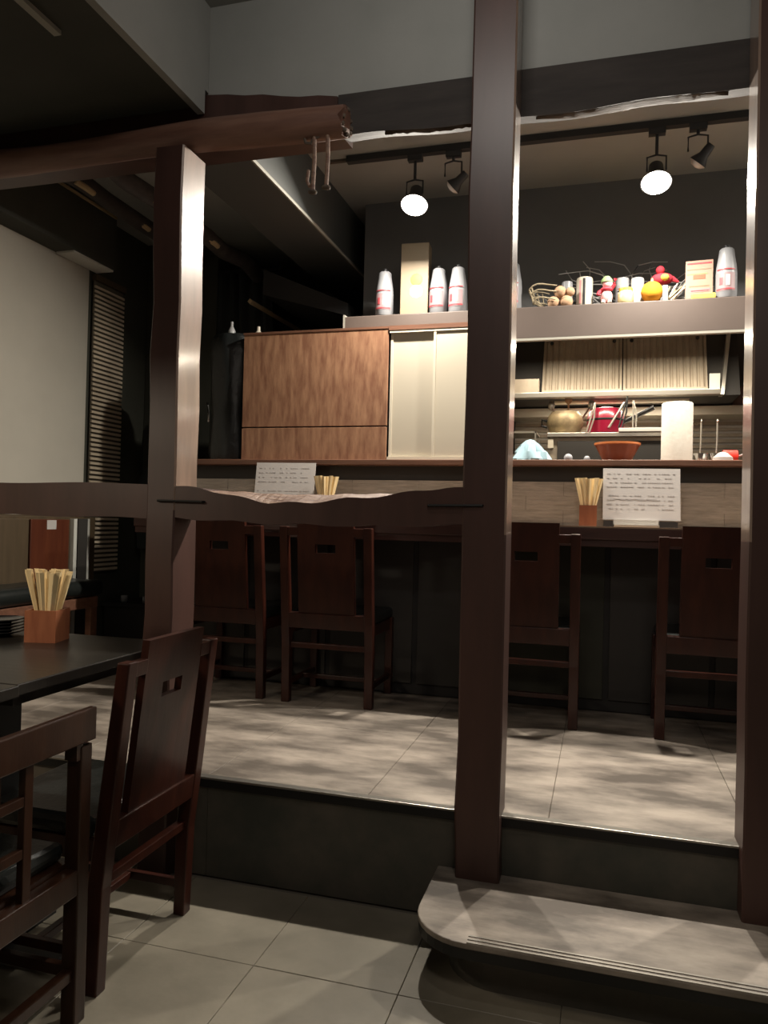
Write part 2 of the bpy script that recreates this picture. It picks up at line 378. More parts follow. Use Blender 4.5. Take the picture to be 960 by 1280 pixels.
# rafters seen through the gap over the left rail
for i, (x, z, y0, y1, lab) in enumerate(((-2.35, 3.05, 2.80, 4.88, 'dark rafter nearest the left post, with ochre patches'), (-2.85, 3.20, 2.80, 4.90, 'dark rafter over the soffit, with ochre patches'))):
    bm = BM(); pts = [(x+.02*math.sin(t*3), y0+(y1-y0)*t/8, z+.012*math.sin(t*2+i)) for t in range(9)]
    tube(bm, pts, .05, 10); r = tag(obj('rafter', bm, 'beam', smooth=True), lab, 'rafter')
    for t, L_, in ((.06, .22), (.34, .16), (.62, .12)):
        bm = BM(); yy = y0+(y1-y0)*t
        tube(bm, [(x+.032, yy, z-.03), (x+.040, yy+L_/2, z-.034), (x+.030, yy+L_, z-.03)], .018, 7); obj('ochre_patch', bm, 'tan', r, smooth=True)  # ochre strip laid along the lower side of the rafter

# duct box, conduit, trims in the rear left
dk = thing('duct_box', 'large grey duct box running back below the ceiling', 'duct', (-1.78, 3.9, 3.01))
bx('casing', 'duct', (-.17, .18, -.97, 1.9, 0, CEIL-3.01), dk)
bx('edge_angle', 'batten', (.176, .186, -.97, 1.9, -.004, .012), dk)
tag(bx('conduit', 'plaster', (-1.985, -1.9495, 2.95, 4.3, 3.10, 3.135)), 'pale conduit pipe running beside the duct box', 'conduit')
tag(bx('pipe_batten', 'batten', (-2.66, -1.99, 6.26, 6.30, 3.50-.19, 3.355)), 'upper pale batten behind the duct box', 'batten', 'battens behind the duct box')
tag(bx('pipe_batten', 'duct', (-2.66, -2.02, 6.26, 6.30, 3.14, 3.165)), 'lower dull batten behind the duct box', 'batten', 'battens behind the duct box')
bm = BM(); tube(bm, [(-2.26, 4.55, 2.77), (-2.25, 6.3, 2.80)], .018, 4)
tag(obj('tan_strut', bm, 'tan'), 'tan wooden strut running back above the wood cabinet', 'strut')
bm = BM(); hexa(bm, [(-2.20, 4.62, 2.83), (-1.6, 4.62, 2.66), (-1.6, 6.3, 2.66), (-2.20, 6.3, 2.83)], [(-2.20, 4.62, 3.0), (-1.6, 4.62, 2.74), (-1.6, 6.3, 2.74), (-2.20, 6.3, 3.0)])
tag(obj('sloping_duct', bm, 'blackpaint'), 'black sloping duct above the wood cabinet', 'duct')

# dark folded curtain hanging behind the left post
def curtain(x0, x1, y, z0, z1, folds, amp, m):
    bm = BM(); n = folds*8; rows = []
    for j in range(7):
        z = z0+(z1-z0)*j/6; rows.append([bm.verts.new((x0+(x1-x0)*i/n+.01*math.sin(j+i*.3), y+amp*math.sin(2*math.pi*folds*i/n+.4*j), z)) for i in range(n+1)])
    for A, B in zip(rows, rows[1:]):
        for i in range(n): bm.faces.new((A[i], A[i+1], B[i+1], B[i]))
    o = obj('curtain', bm, m, smooth=True); s = o.modifiers.new('thick', 'SOLIDIFY'); s.thickness = .004
    return o
tag(curtain(-2.72, -2.28, 4.95, 1.72, 3.1, 5, .02, 'coat'), 'dark curtain hanging in folds behind the black bundle', 'curtain')
tag(bx('curtain_rod', 'iron', (-2.72, -2.2, 4.94, 4.965, 3.10, 3.125)), 'thin black rod holding the dark curtain', 'rod')

# ------------------------------------------------------------------ left wall: blind, cabinets, bench, coat
bl = thing('slatted_blind', 'tall narrow wooden slatted blind hanging beside the white wall', 'blind', (-3.28, 4.47, .95))
bx('backing', 'slatback', (-.012, -.004, -.16, .16, 0, 1.95), bl)
me = None
for k in range(62):
    z = .01+k*.031
    if me is None:
        o = bx('slat', 'slat', (0, .010, -.16, .16, 0, .016), bl); me = o.data
    else:
        o = bpy.data.objects.new('slat', me); C.objects.link(o); o.parent = bl
    o.location = (0, 0, z)
bx('head_rail', 'dado', (-.015, .02, -.165, .165, 1.95, 1.99), bl)

cab = thing('wall_cupboard', 'low olive wooden cupboard with a red brown door against the left wall', 'cupboard', (-3.30, 3.7, PF))
bx('body', 'dado', (0, .10, -.9, .58, 0, 1.32-PF), cab)
bx('door', 'reddoor', (.10, .115, -.02, .31, .06, .935), cab, bev=.003)
bx('door', 'dado', (.10, .115, -.42, -.04, .06, .935), cab, bev=.003)
bx('name_tag', 'paper', (.115, .118, .11, .19, 0.875, .93), cab)['label'] = 'blank white tag'
bx('grey_stile', 'plaster', (.10, .13, .335, .365, .05, .94), cab)
bx('dark_stile', 'recess', (.10, .135, .37, .46, .05, .94), cab)
bx('pale_stile', 'plaster', (.10, .12, .465, .50, .05, .94), cab)

bench = thing('padded_bench', 'wooden bench with a rolled black leather seat beside the left wall', 'bench', (-3.0, 3.4, PF))
bm = BM(); tube(bm, [(.04, -.75, .525), (.04, .3, .53), (.04, .59, .525)], .05, 12); obj('front_roll', bm, 'leather', bench, smooth=True)
bx('seat_pad', 'leather', (-.18, .05, -.75, .59, .49, .575), bench, bev=.02)
bx('front_rail', 'ledge', (.02, .06, -.75, .58, .41, .475), bench, bev=.004)
bx('seat_frame', 'dado', (-.17, .02, -.73, .57, .41, .49), bench)
for y in (.545, -.72):
    bx('leg', 'ledge', (.02, .06, y-.03, y+.03, 0, .41), bench, bev=.004)
    bx('leg', 'ledge', (-.17, -.13, y-.03, y+.03, 0, .41), bench, bev=.004)
# dark sideboard with small white things behind the bench
sb = thing('side_shelf', 'black side shelf in the dark corner behind the bench', 'shelf', (-3.05, 4.62, 0))
bx('body', 'recess', (-.2, .2, -.15, .2, PF, .72), sb); bx('top', 'blackpaint', (-.22, .22, -.17, .22, .72, .745), sb)
for x, y, r, lab in ((-3.13, 4.52, .024, 'small white cup left on the black side shelf'), (-2.97, 4.52, .016, 'small dull cup right on the black side shelf')):
    bm = BM(); lathe(bm, [(r*.7, 0), (r, .01), (r, .045), (r*.85, .045), (r*.8, .012)], 12, (0, 0, 0))
    o = tag(obj('small_cup', bm, 'plwhite', smooth=True), lab, 'cup', 'cups on the side shelf'); o.location = (x, y, .745)

ct = thing('hanging_coat', 'dark long coat hanging in the corner beside the slatted blind', 'coat', (-3.02, 4.86, 1.2))
bm = BM(); prof = [(.24, -.1), (.25, .1), (.245, .3), (.235, .40), (.20, .46), (.11, .55), (.085, .66), (.08, .80), (.06, .88), (.02, .90)]
lathe(bm, prof, 40, (0, 0, 0), 1, .33, wob=lambda a, z: 1+.07*math.sin(a*9+z*3)*(1 if z < .5 else .3)); obj('body', bm, 'coat', ct, smooth=True)
bm = BM(); lathe(bm, [(.07, .35), (.085, .5), (.085, .75), (.07, .88), (.01, .89)], 20, (.16, -.03, 0), 1, .4, wob=lambda a, z: 1+.05*math.sin(a*5)); o = obj('scarf', bm, 'check', ct, smooth=True); o['label'] = 'brown woven scarf'
tag(bx('coat_hook', 'iron', (-3.03, -3.01, 4.84, 4.95, 2.10, 2.12)), 'black wall hook over the dark coat', 'hook')

# ------------------------------------------------------------------ chairs
def chair_slot():
    """wooden chair with a solid splat and hand slot; back foot at y=0, seat towards +y"""
    t = thing('dining_chair', '', 'chair')
    def ry(z): return -.075*max(0, (z-.30))/.65 - .006
    def raked(bm, x0, x1, z0, z1, ya, yb):
        hexa(bm, [(x0, ry(z0)+ya, z0), (x1, ry(z0)+ya, z0), (x1, ry(z0)+yb, z0), (x0, ry(z0)+yb, z0)], [(x0, ry(z1)+ya, z1), (x1, ry(z1)+ya, z1), (x1, ry(z1)+yb, z1), (x0, ry(z1)+yb, z1)])
    for s in (-1, 1):
        bm = BM(); a, b = sorted((s*.208, s*.253))
        zs = [0, .30, .50, .935]; ys = [0, ry(.3), ry(.5), ry(.935)]; rings = []
        for z, y in zip(zs, ys):
            d = .024 if 0 < z < .9 else .020
            rings.append([bm.verts.new(p) for p in ((a, y-d, z), (b, y-d, z), (b, y+d, z), (a, y+d, z))])
        for A, B in zip(rings, rings[1:]):
            for k in range(4): bm.faces.new((A[k], A[(k+1) % 4], B[(k+1) % 4], B[k]))
        bm.faces.new(rings[0][::-1]); bm.faces.new(rings[-1])
        obj('rear_leg', bm, 'chair', t, bev=.004)
        bx('front_leg', 'chair', (min(s*.205, s*.245), max(s*.205, s*.245), .37, .41, 0, .43), t, bev=.003)
        bm = BM(); a2, b2 = sorted((s*.15, s*.215)); raked(bm, a2, b2, .888, .932, -.016, .014); obj('shoulder', bm, 'chair', t, bev=.003)
        bx('side_apron', 'chair', (min(s*.212, s*.232), max(s*.212, s*.232), .0, .38, .365, .425), t)
        bx('side_stretcher', 'chair', (min(s*.215, s*.235), max(s*.215, s*.235), .0, .38, .09, .118), t, bev=.002)
    bm = BM()
    for x0, x1, z0, z1 in ((-.155, -.055, .48, .985), (.055, .155, .48, .985), (-.055, .055, .48, .80), (-.055, .055, .845, .985)):
        raked(bm, x0, x1, z0, z1, -.014, .010)
    bmesh.ops.remove_doubles(bm, verts=bm.verts, dist=.0001); obj('splat', bm, 'chair', t)
    bm = BM(); raked(bm, -.21, .21, .40, .482, -.022, .014); obj('back_rail', bm, 'chair', t, bev=.004)
    bx('rear_stretcher', 'chair', (-.21, .21, -.016, .012, .292, .32), t, bev=.003)
    bx('cross_stretcher', 'chair', (-.215, .215, .19, .215, .092, .116), t, bev=.002)
    bx('front_apron', 'chair', (-.21, .21, .375, .395, .365, .425), t)
    bm = BM(); box(bm, -.235, .235, .02, .43, .425, .485); o = obj('seat', bm, 'leather', t, bev=.02); o['label'] = 'black leather seat'
    return t
cs = chair_slot()
cs.location = (-1.345, 2.085, 0); cs.rotation_euler = (0, 0, math.pi/2)
cs['label'] = 'red brown wooden chair with hand slot standing on the lower floor at the left table'
G = 'slotted chairs at the counter'
for x, y, lab in ((-1.985, 3.785, 'slotted wooden chair at the counter seen just right of the left post'),
                  (-1.37, 3.775, 'slotted wooden chair at the counter, whole between left and middle posts'),
                  (-.345, 3.765, 'slotted wooden chair at the counter seen just right of the middle post'),
                  (.505, 3.745, 'slotted wooden chair at the counter in deep shade by the right post')):
    dup(cs, (x, y, PF), 0, lab, G)

t = thing('lattice_chair', 'low dark chair with lattice back in the near left corner', 'chair', (-1.325, 1.505, 0), math.pi/2)
for s in (-1, 1):
    bx('rear_leg', 'chair2', (min(s*.205, s*.25), max(s*.205, s*.25), -.025, .02, 0, .735), t, bev=.004)
    bx('front_leg', 'chair2', (min(s*.205, s*.245), max(s*.205, s*.245), .36, .40, 0, .42), t, bev=.003)
    bx('side_stretcher', 'chair2', (min(s*.215, s*.235), max(s*.215, s*.235), .0, .38, .12, .15), t, bev=.002)
bx('top_rail', 'chair2', (-.255, .252, -.035, -.012, .745, .832), t, bev=.004)
bx('rail_block', 'chair2', (.19, .215, -.022, .015, .70, .76), t); bx('rail_block', 'chair2', (-.215, -.19, -.022, .015, .70, .76), t)
bx('lower_rail', 'chair2', (-.207, .207, -.024, .015, .345, .412), t, bev=.004)
for x in (.03, -.075): bx('lattice_bar', 'chair2', (x-.014, x+.014, -.014, .006, .41, .746), t, bev=.002)
for z in (.655, .53): bx('lattice_bar', 'chair2', (-.207, .017, -.012, .004, z-.012, z+.012), t, bev=.002)
bx('rear_stretcher', 'chair2', (-.207, .207, -.015, .012, .12, .15), t, bev=.003)
bx('seat_frame', 'chair2', (-.23, .23, .015, .40, .385, .425), t)
o = bx('seat', 'leather', (-.225, .225, .03, .41, .425, .475), t, bev=.02); o['label'] = 'black leather seat'

# ------------------------------------------------------------------ left tables
def table(y0, y1, xr, label):
    t = thing('dining_table', label, 'table', (-1.78, (y0+y1)/2, 0), group='dark square tables pushed together'); h = (y1-y0)/2
    bx('table_top', 'blacktop', (-.42, xr+1.78, -h, h, .89, .92), t, bev=.003)
    bx('apron', 'blacktop', (-.36, .34, -h+.05, h-.05, .85, .89), t)
    bx('pedestal', 'iron', (-.05, .05, -.05, .05, .02, .85), t)
    bx('foot', 'iron', (-.25, .25, -.04, .04, 0, .02), t); bx('foot', 'iron', (-.04, .04, -.25, .25, 0, .022), t)
table(1.567, 2.295, -1.383, 'black table by the rail with chopsticks and stacked plates on it')
table(.80, 1.562, -1.372, 'black table in the near left corner, only its edge in view')

def holder(loc, s, h, label, hexed=False):
    t = thing('chopstick_holder', label, 'holder', loc, .25 if s > .05 else 0, 'wooden chopstick holders'); b = .006
    for nm, e in (('side', (-s, s, -s, -s+b, 0, h)), ('side', (-s, s, s-b, s, 0, h)), ('side', (-s, -s+b, -s+b, s-b, 0, h)), ('side', (s-b, s, -s+b, s-b, 0, h))):
        bx(nm, 'copper', e, t)
    bx('bottom', 'copper', (-s+b, s-b, -s+b, s-b, 0, b), t)
holder((-1.775, 2.14, .92), .052, .105, 'square red brown chopstick holder on the black table')
holder((-.068, 4.02, 1.345), .043, .105, 'square red brown chopstick holder on the counter left of the big menu card')
holder((-1.495, 4.02, 1.345), .043, .105, 'square red brown chopstick holder on the counter beside the small menu card, mostly hidden')
def sticks(loc, s, L_, label, group, n, spread):
    rnd = random.Random(n)
    for k in range(n):
        a = 2*math.pi*k/n+rnd.uniform(-.2, .2); rr = 1 if k % 3 else .5
        bx_, by_ = s*.3*math.cos(a)*rr, s*.3*math.sin(a)*rr; tx, ty = spread*math.cos(a)*rr, spread*.75*math.sin(a)*rr
        bm = BM(); L2 = L_*(1+rnd.uniform(-.02, .02)); w0, w1 = .0035, .0085
        q = rnd.uniform(0, 1.5); c_, s_ = math.cos(q), math.sin(q)
        def sq(cx, cy, w, z): return [(cx+(dx*c_-dy*s_)*w, cy+(dx*s_+dy*c_)*w*.6, z) for dx, dy in ((-1, -1), (1, -1), (1, 1), (-1, 1))]
        hexa(bm, sq(0, 0, w0, 0), sq(tx-bx_, ty-by_, w1, L2))
        o = obj('chopsticks', bm, 'stick', None); o.location = (loc[0]+bx_, loc[1]+by_, loc[2]+.007)
        tag(o, label, 'chopsticks', group)
sticks((-1.775, 2.14, .92), .052, .225, 'pale paired chopsticks fanned out of the holder on the black table', 'chopsticks on the black table', 22, .072)
sticks((-.068, 4.02, 1.345), .043, .235, 'pale paired chopsticks fanned out of the holder by the big menu card', 'chopsticks by the big menu card', 18, .062)
sticks((-1.495, 4.02, 1.345), .043, .235, 'pale paired chopsticks above the hollowed rail by the small menu card', 'chopsticks by the small menu card', 18, .062)
for k in range(5):
    bm = BM(); lathe(bm, [(.03, 0), (.035, .004), (.062, .012), (.075, .016), (.073, .018), (.058, .013), (.02, .009)], 24)
    lab = ('bottom black plate of the stack on the black table', 'second black plate from the bottom of the stack', 'middle black plate of the stack on the black table', 'second black plate from the top of the stack', 'top black plate of the stack on the black table')[k]
    o = tag(obj('small_plate', bm, 'plate', smooth=True), lab, 'plate', 'stacked black plates'); o.location = (-1.985, 2.165, .92+k*.0105)

# ------------------------------------------------------------------ counter
cn = thing('counter', 'long dark counter top in front of the textured stone strip', 'counter', (0, 0, 0))
bx('counter_top', 'counter', (-2.60, 1.70, 3.825, 4.186, 1.28, 1.337), cn, bev=.003)
bx('top_layer', 'ctop', (-2.60, 1.70, 3.823, 4.199, 1.337, 1.345), cn)
bx('front_apron', 'counter', (-2.60, 1.70, 3.84, 3.86, 1.245, 1.28), cn)
kn = struct('wall_counter_base', 'blackpaint', (-2.60, 1.70, 4.20, 4.26, PF, 1.345))
for k in range(8):
    bx('base_panel', 'oliv' if k == 4 else 'recess', (-2.55+k*.52, -2.06+k*.52, 4.188, 4.20, PF+.06, 1.24), kn, bev=.002)
bs = struct('wall_backsplash', 'grout', (-2.60, 1.70, 4.212, 4.26, 1.345, 1.66))
for i in range(11):
    for j in range(3):
        off = .2 if j % 2 else 0
        xa = -2.60+i*.40-off; xb = min(xa+.3985, 1.70); xa = max(xa, -2.60)
        if xb > xa+.02:
            d = random.uniform(0, .0015)
            bx('stone_strip', 'stone', (xa, xb, 4.200-d, 4.212, 1.3455+j*.078, 1.3455+j*.078+.0772), bs)
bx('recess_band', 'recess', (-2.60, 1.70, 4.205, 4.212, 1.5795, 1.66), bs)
tag(bx('ledge_board', 'ledge', (-2.60, 1.70, 4.12, 4.50, 1.66, 1.692), bev=.004), 'long brown ledge board above the stone strip', 'ledge')

def menu(loc, w_, h_, label, base):
    t = thing('menu_card', label, 'menu', loc, .06, 'menu cards on the counter')
    ln = .16; zb = .035 if base else .012
    bm = BM(); hexa(bm, [(-w_/2, 0, zb), (w_/2, 0, zb), (w_/2, .004, zb), (-w_/2, .004, zb)], [(-w_/2, ln*h_, zb+h_), (w_/2, ln*h_, zb+h_), (w_/2, ln*h_+.004, zb+h_), (-w_/2, ln*h_+.004, zb+h_)])
    obj('card', bm, 'paper', t)
    bm = BM(); rnd = random.Random(3)
    def dash(xa, xb, za, zc):
        ya = lambda z: ln*(z-zb)-.0012
        hexa(bm, [(xa, ya(za), za), (xb, ya(za), za), (xb, ya(za)+.001, za), (xa, ya(za)+.001, za)], [(xa, ya(zc), zc), (xb, ya(zc), zc), (xb, ya(zc)+.001, zc), (xa, ya(zc)+.001, zc)])
    for c_ in range(5):
        x0 = -w_/2+.02+c_*(w_-.04)/5
        for rr in range(9):
            z = zb+h_*.90-rr*h_*.085
            if rr == 4: continue
            x = x0
            while x < x0+(w_-.04)/5-.014:
                l_ = rnd.uniform(.004, .012)
                if rnd.random() > .3: dash(x, x+l_, z-.0025, z+.0025)
                x += l_+.004
    dash(-w_*.36, w_*.2, zb+h_*.40, zb+h_*.415)
    obj('print', bm, 'ink', t)
    if base:
        bx('stand', 'steel', (-w_*.36, w_*.22, -.045, .05, 0, .012), t, bev=.002); bx('stand_slot', 'whitep', (-w_*.36, w_*.22, -.012, .014, .012, .036), t)
        bx('end_block', 'dark', (w_*.23, w_*.46, -.02, .03, 0, .030), t); bx('end_block', 'dark', (-w_*.49, -w_*.37, -.02, .03, 0, .030), t)
    else:
        bx('stand', 'dark', (-w_*.3, w_*.3, -.02, .03, 0, .012), t)
menu((.19, 4.02, 1.345), .372, .262, 'big white menu card on a stand right of the chopstick holder', True)
menu((-1.76, 4.02, 1.345), .36, .31, 'white menu card seen just above the hollowed rail', False)

# cabinet on the ledge
wc = thing('wood_cabinet', 'wood grained cabinet standing on the ledge left of the cream doors', 'cabinet', (-1.66, 4.30, 1.692))
bx('body', 'recess', (-.455, .455, -.08, .14, 0, .765), wc)
bx('upper_panel', 'cabwood', (-.457, .457, -.10, -.08, .202, .762), wc, bev=.002)
bx('lower_panel', 'cabwood', (-.457, .457, -.10, -.08, .004, .194), wc, bev=.002)
bx('top_board', 'ledge', (-.46, .46, -.104, .14, .762, .775), wc)
cc = thing('cream_cabinet', 'cream sliding door cabinet on the ledge beside the middle post', 'cabinet', (-.915, 4.30, 1.692))
bx('body', 'creamframe', (-.28, .28, -.07, .14, 0, .765), cc)
for s in (-1, 1):
    x0, x1 = (-.275, .0) if s < 0 else (-.02, .275); y = -.085 if s < 0 else -.098
    bx('sliding_door', 'cream', (x0, x1, y, y+.012, .022, .735), cc)
    d = [o for o in C.objects if o.name.startswith('sliding_door')][-1]
    bx('stile', 'creamframe', (x1-.014, x1, y-.005, y, .022, .735), d); bx('stile', 'creamframe', (x0, x0+.014, y-.005, y, .022, .735), d)
bx('bottom_track', 'creamframe', (-.28, .28, -.105, -.07, 0, .022), cc); bx('top_track', 'creamframe', (-.28, .28, -.105, -.07, .735, .75), cc)
bx('top_board', 'ledge', (-.285, .285, -.108, .14, .75, .775), cc)

bundle = thing('covered_bundle', 'bundle wrapped in shiny black vinyl left of the wood cabinet', 'bundle', (-2.26, 4.33, 1.692))
bm = BM(); lathe(bm, [(.115, 0), (.125, .05), (.12, .3), (.125, .5), (.13, .68), (.12, .77), (.10, .795), (.02, .80)], 36, (0, 0, 0), 1.08, .85, wob=lambda a, z: 1+.05*math.sin(a*7+z*9)+.03*math.sin(a*13-z*14))
obj('cover', bm, 'glassbag', bundle, smooth=True)
bm = BM(); tube(bm, [(-.125, -.08, .36), (-.10, -.115, .34), (-.09, -.118, .28), (-.095, -.11, .24)], .006, 6); obj('clip', bm, 'chrome', bundle, smooth=True)
for x, y, r, h, z, lab in ((-2.27, 4.33, .022, .085, 2.492, 'small dull bottle on top of the black bundle'), (-2.085, 4.33, .026, .07, 2.467, 'small pale cap shaped pot on the left end of the wood cabinet')):
    bm = BM(); lathe(bm, [(r, 0), (r*1.05, h*.3), (r*.6, h*.55), (r*.4, h*.65), (r*.4, h)], 14)
    o = tag(obj('small_bottle', bm, 'jar' if x < -2.2 else 'creamframe', smooth=True), lab, 'bottle', 'small bottles over the cabinet'); o.location = (x, y, z)

# ------------------------------------------------------------------ high shelf, wall behind it, lights
hs = thing('high_shelf', 'high shelf with a deep brown fascia over the kitchen opening', 'shelf', (0, 0, 0))
bx('fascia', 'fascia', (-.63, 1.70, 4.25, 4.275, 2.375, 2.547), hs, bev=.003)
bx('fascia', 'fascia', (-1.49, -.631, 4.25, 4.275, 2.47, 2.547), hs, bev=.003)
bx('shelf_board', 'fascia', (-1.49, 1.70, 4.275, 4.60, 2.53, 2.555), hs)
bx('bottom_trim', 'batten', (-.62, 1.70, 4.247, 4.28, 2.362, 2.375), hs)
bx('end_trim', 'batten', (-1.50, -1.488, 4.25, 4.60, 2.47, 2.56), hs)
struct('wall_shelf_back', 'darkwall', (-1.49, 1.70, 4.60, 4.66, 2.47, CEIL))
tag(bx('trim_batten', 'wane', (-1.52, -1.0, 3.98, 4.0, 3.345, 3.36)), 'pale wooden batten on the ceiling left of the light track', 'batten')
trk = thing('lighting_track', 'long black lighting track under the ceiling over the counter', 'track', (0, 0, 0))
bx('rail', 'blackpaint', (-1.40, 1.72, 3.95, 3.99, 3.325, 3.36), trk)
def spot(x, lit, label, aim=(0, -.42), drop=.27):
    t = thing('spotlight', label, 'spotlight', (x, 3.97, 3.325), 0, 'spotlights on the track')
    bx('adapter', 'dark', (-.04, .04, -.018, .018, -.03, 0), t)
    bm = BM(); tube(bm, [(0, 0, -.03), (0, 0, -drop+.14)], .008, 8); obj('stem', bm, 'dark', t, smooth=True)
    bm = BM(); tube(bm, [(-.045, 0, -drop+.06), (-.045, 0, -drop+.13), (0, 0, -drop+.14), (.045, 0, -drop+.13), (.045, 0, -drop+.06)], .005, 6); obj('yoke', bm, 'dark', t, smooth=True)
    hd = BM(); lathe(hd, [(.030, .12), (.034, .115), (.040, .05), (.076, .0), (.072, .0), (.034, .05)], 24)
    h = obj('lamp_head', hd, 'dark', t, smooth=True); h.scale = (1, 1, 1) if lit else (.6, .6, .8); h.location = (0, 0, -drop); h.rotation_euler = (aim[1], aim[0], 0)
    bm = BM(); lathe(bm, [(.02, .02), (.055, .018), (.070, .006), (.066, -.006), (.04, -.022), (.0, -.028)], 24)
    b = obj('bulb', bm, 'bulb' if lit else 'greypl', h, smooth=True)
    return t
spot(LAMPS[0][0], True, 'glowing spotlight left of the middle post, over the white bottles')
spot(LAMPS[1][0], True, 'glowing spotlight right of the middle post, over the crowded shelf')
spot(LAMPS[2][0], True, 'glowing spotlight at the far right end of the track')
spot(-.80, False, 'unlit spotlight with a pinkish face just left of the middle post', (.9, .2), .19)
spot(.415, False, 'unlit dark spotlight right of the glowing one', (.7, .35), .19)
for x, y in LAMPS:
    area('spotlight_light', (x, y, LAMP_Z), LAMP_W, .07, (1, .92, .80), (-math.radians(24), 0, 0))

# ------------------------------------------------------------------ things on the high shelf
SH = 2.555
def bottle(x, y, label):
    t = thing('white_bottle', label, 'bottle', (x, y, SH), random.uniform(-.15, .15), 'white bottles on the high shelf')
    bm = BM(); lathe(bm, [(.048, 0), (.053, .006), (.053, .13), (.050, .17), (.041, .225), (.036, .262), (.030, .268)], 24); obj('body', bm, 'plwhite', t, smooth=True)
    bm = BM(); lathe(bm, [(.014, .266), (.015, .270), (.015, .284), (.009, .290)], 16); obj('cap', bm, 'dark', t, smooth=True)
    def arc(z0, z1, a0, a1, r, m, nm, par):
        bm = BM(); n = 8; rows = []
        for i in range(n+1):
            a = a0+(a1-a0)*i/n; rows.append([bm.verts.new((q*math.cos(a), q*math.sin(a), z)) for q, z in ((r, z0), (r, z1), (r+.001, z1), (r+.001, z0))])
        for A, B in zip(rows, rows[1:]):
            for k in range(4): bm.faces.new((A[k], B[k], B[(k+1) % 4], A[(k+1) % 4]))
        bm.faces.new(rows[0]); bm.faces.new(rows[-1][::-1]); return obj(nm, bm, m, par, smooth=True)
    l = arc(.035, .130, -2.6, -.75, .0535, 'label', 'label', t)
    arc(.145, .152, -2.6, -.75, .0535, 'lred', 'band', l); arc(.040, .048, -2.6, -.75, .055, 'lred', 'band', l)
    arc(.062, .118, -1.65, -1.3, .055, 'whitep', 'emblem', l); arc(.066, .105, -2.25, -1.95, .055, 'lred', 'emblem', l)
bottle(-1.27, 4.33, 'white bottle farthest left on the high shelf, left of the tan carton')
bottle(-.945, 4.34, 'white bottle standing right against the tan carton')
bottle(-.83, 4.34, 'white bottle nearest the left side of the middle post')
bottle(-.515, 4.34, 'white bottle showing just right of the middle post')
bottle(.605, 4.33, 'white bottle at the right end, beside the pink striped carton')
t = thing('tall_carton', 'tall tan carton with yellow and white print between white bottles', 'carton', (-1.085, 4.35, SH), .05)
bx('box', 'carton', (-.082, .082, -.05, .05, 0, .42), t, bev=.002)
bm = BM(); lathe(bm, [(.036, 0), (.034, .001), (0, .0015)], 16); g = obj('gold_patch', bm, 'gold', t); g.rotation_euler = (math.pi/2, 0, 0); g.location = (.012, -.0505, .205)
bm = BM(); lathe(bm, [(.040, 0), (.038, .001), (0, .0015)], 9); g = obj('white_patch', bm, 'whitep', t); g.rotation_euler = (math.pi/2, 0, 0); g.location = (.012, -.0505, .135)

# straw basket with clay balls
t = thing('straw_basket', 'small open straw basket at the left end of the crowded shelf', 'basket', (-.30, 4.36, SH))
for k in range(7):
    a = math.pi*.65+k*.28
    bm = BM(); tube(bm, [(.03*math.cos(a), .03*math.sin(a), .004), (.10*math.cos(a), .08*math.sin(a), .05), (.125*math.cos(a), .09*math.sin(a), .12)], .004, 5); obj('rib', bm, 'straw', t, smooth=True)
for z, r in ((.05, .10), (.09, .115), (.12, .125)):
    bm = BM(); tube(bm, [(r*math.cos(a*.3+1.7), r*.75*math.sin(a*.3+1.7), z+.01*math.sin(a)) for a in range(12)], .0045, 5); obj('hoop', bm, 'straw', t, smooth=True)
k = 0
for x, z, r in ((-.285, .035, .034), (-.215, .035, .036), (-.25, .092, .034), (-.195, .09, .026)):
    bm = BM(); ball(bm, (0, 0, 0), r, n=14, wob=lambda a, z: 1+.04*math.sin(a*5)); lab = ('left lower', 'right lower', 'left upper', 'right upper')[k]; k += 1
    o = tag(obj('clay_ball', bm, 'skin', smooth=True), lab+' beige ball piled right of the straw basket', 'ball', 'beige balls on the shelf'); o.location = (x+.0, 4.33, SH+z+.0)
def can(x, r, h, m, label, bands=()):
    t = thing('tin_can' if m != 'jar' else 'jar', label, 'jar' if m in ('jar', 'amber') else 'can', (x, 4.40, SH))
    bm = BM(); lathe(bm, [(r*.95, 0), (r, .005), (r, h-.008), (r*.93, h)], 22); obj('body', bm, m, t, smooth=True)
    for a0, a1, z0, z1, mm in bands:
        bm = BM(); n = 6; rows = []
        for i in range(n+1):
            a = a0+(a1-a0)*i/n; rows.append([bm.verts.new((q*math.cos(a), q*math.sin(a), z)) for q, z in ((r, z0), (r, z1), (r+.001, z1), (r+.001, z0))])
        for A, B in zip(rows, rows[1:]):
            for k in range(4): bm.faces.new((A[k], B[k], B[(k+1) % 4], A[(k+1) % 4]))
        bm.faces.new(rows[0]); bm.faces.new(rows[-1][::-1]); obj('print', bm, mm, t)
can(-.215, .030, .165, 'plwhite', 'white can standing behind the beige balls')
can(-.12, .045, .18, 'creamframe', 'tall pale can with a dark vertical stripe', ((-1.75, -1.45, .02, .17, 'dark'), (-2.2, -1.9, .03, .16, 'pink')))
can(.083, .036, .165, 'plwhite', 'white can with grey bands right of the little doll', ((-2.4, -.8, .085, .093, 'dark'), (-2.4, -.8, .10, .104, 'lred')))
can(.162, .036, .16, 'jar', 'shiny grey jar behind the orange plush ball')
t = thing('glass_jar', 'squat pale amber jar in front of the white can', 'jar', (.10, 4.315, SH))
bm = BM(); lathe(bm, [(.036, 0), (.042, .01), (.042, .055), (.034, .07)], 18); obj('body', bm, 'amber', t, smooth=True); bm = BM(); lathe(bm, [(.036, .07), (.036, .084), (.03, .086)], 18); obj('lid', bm, 'gold', t, smooth=True)
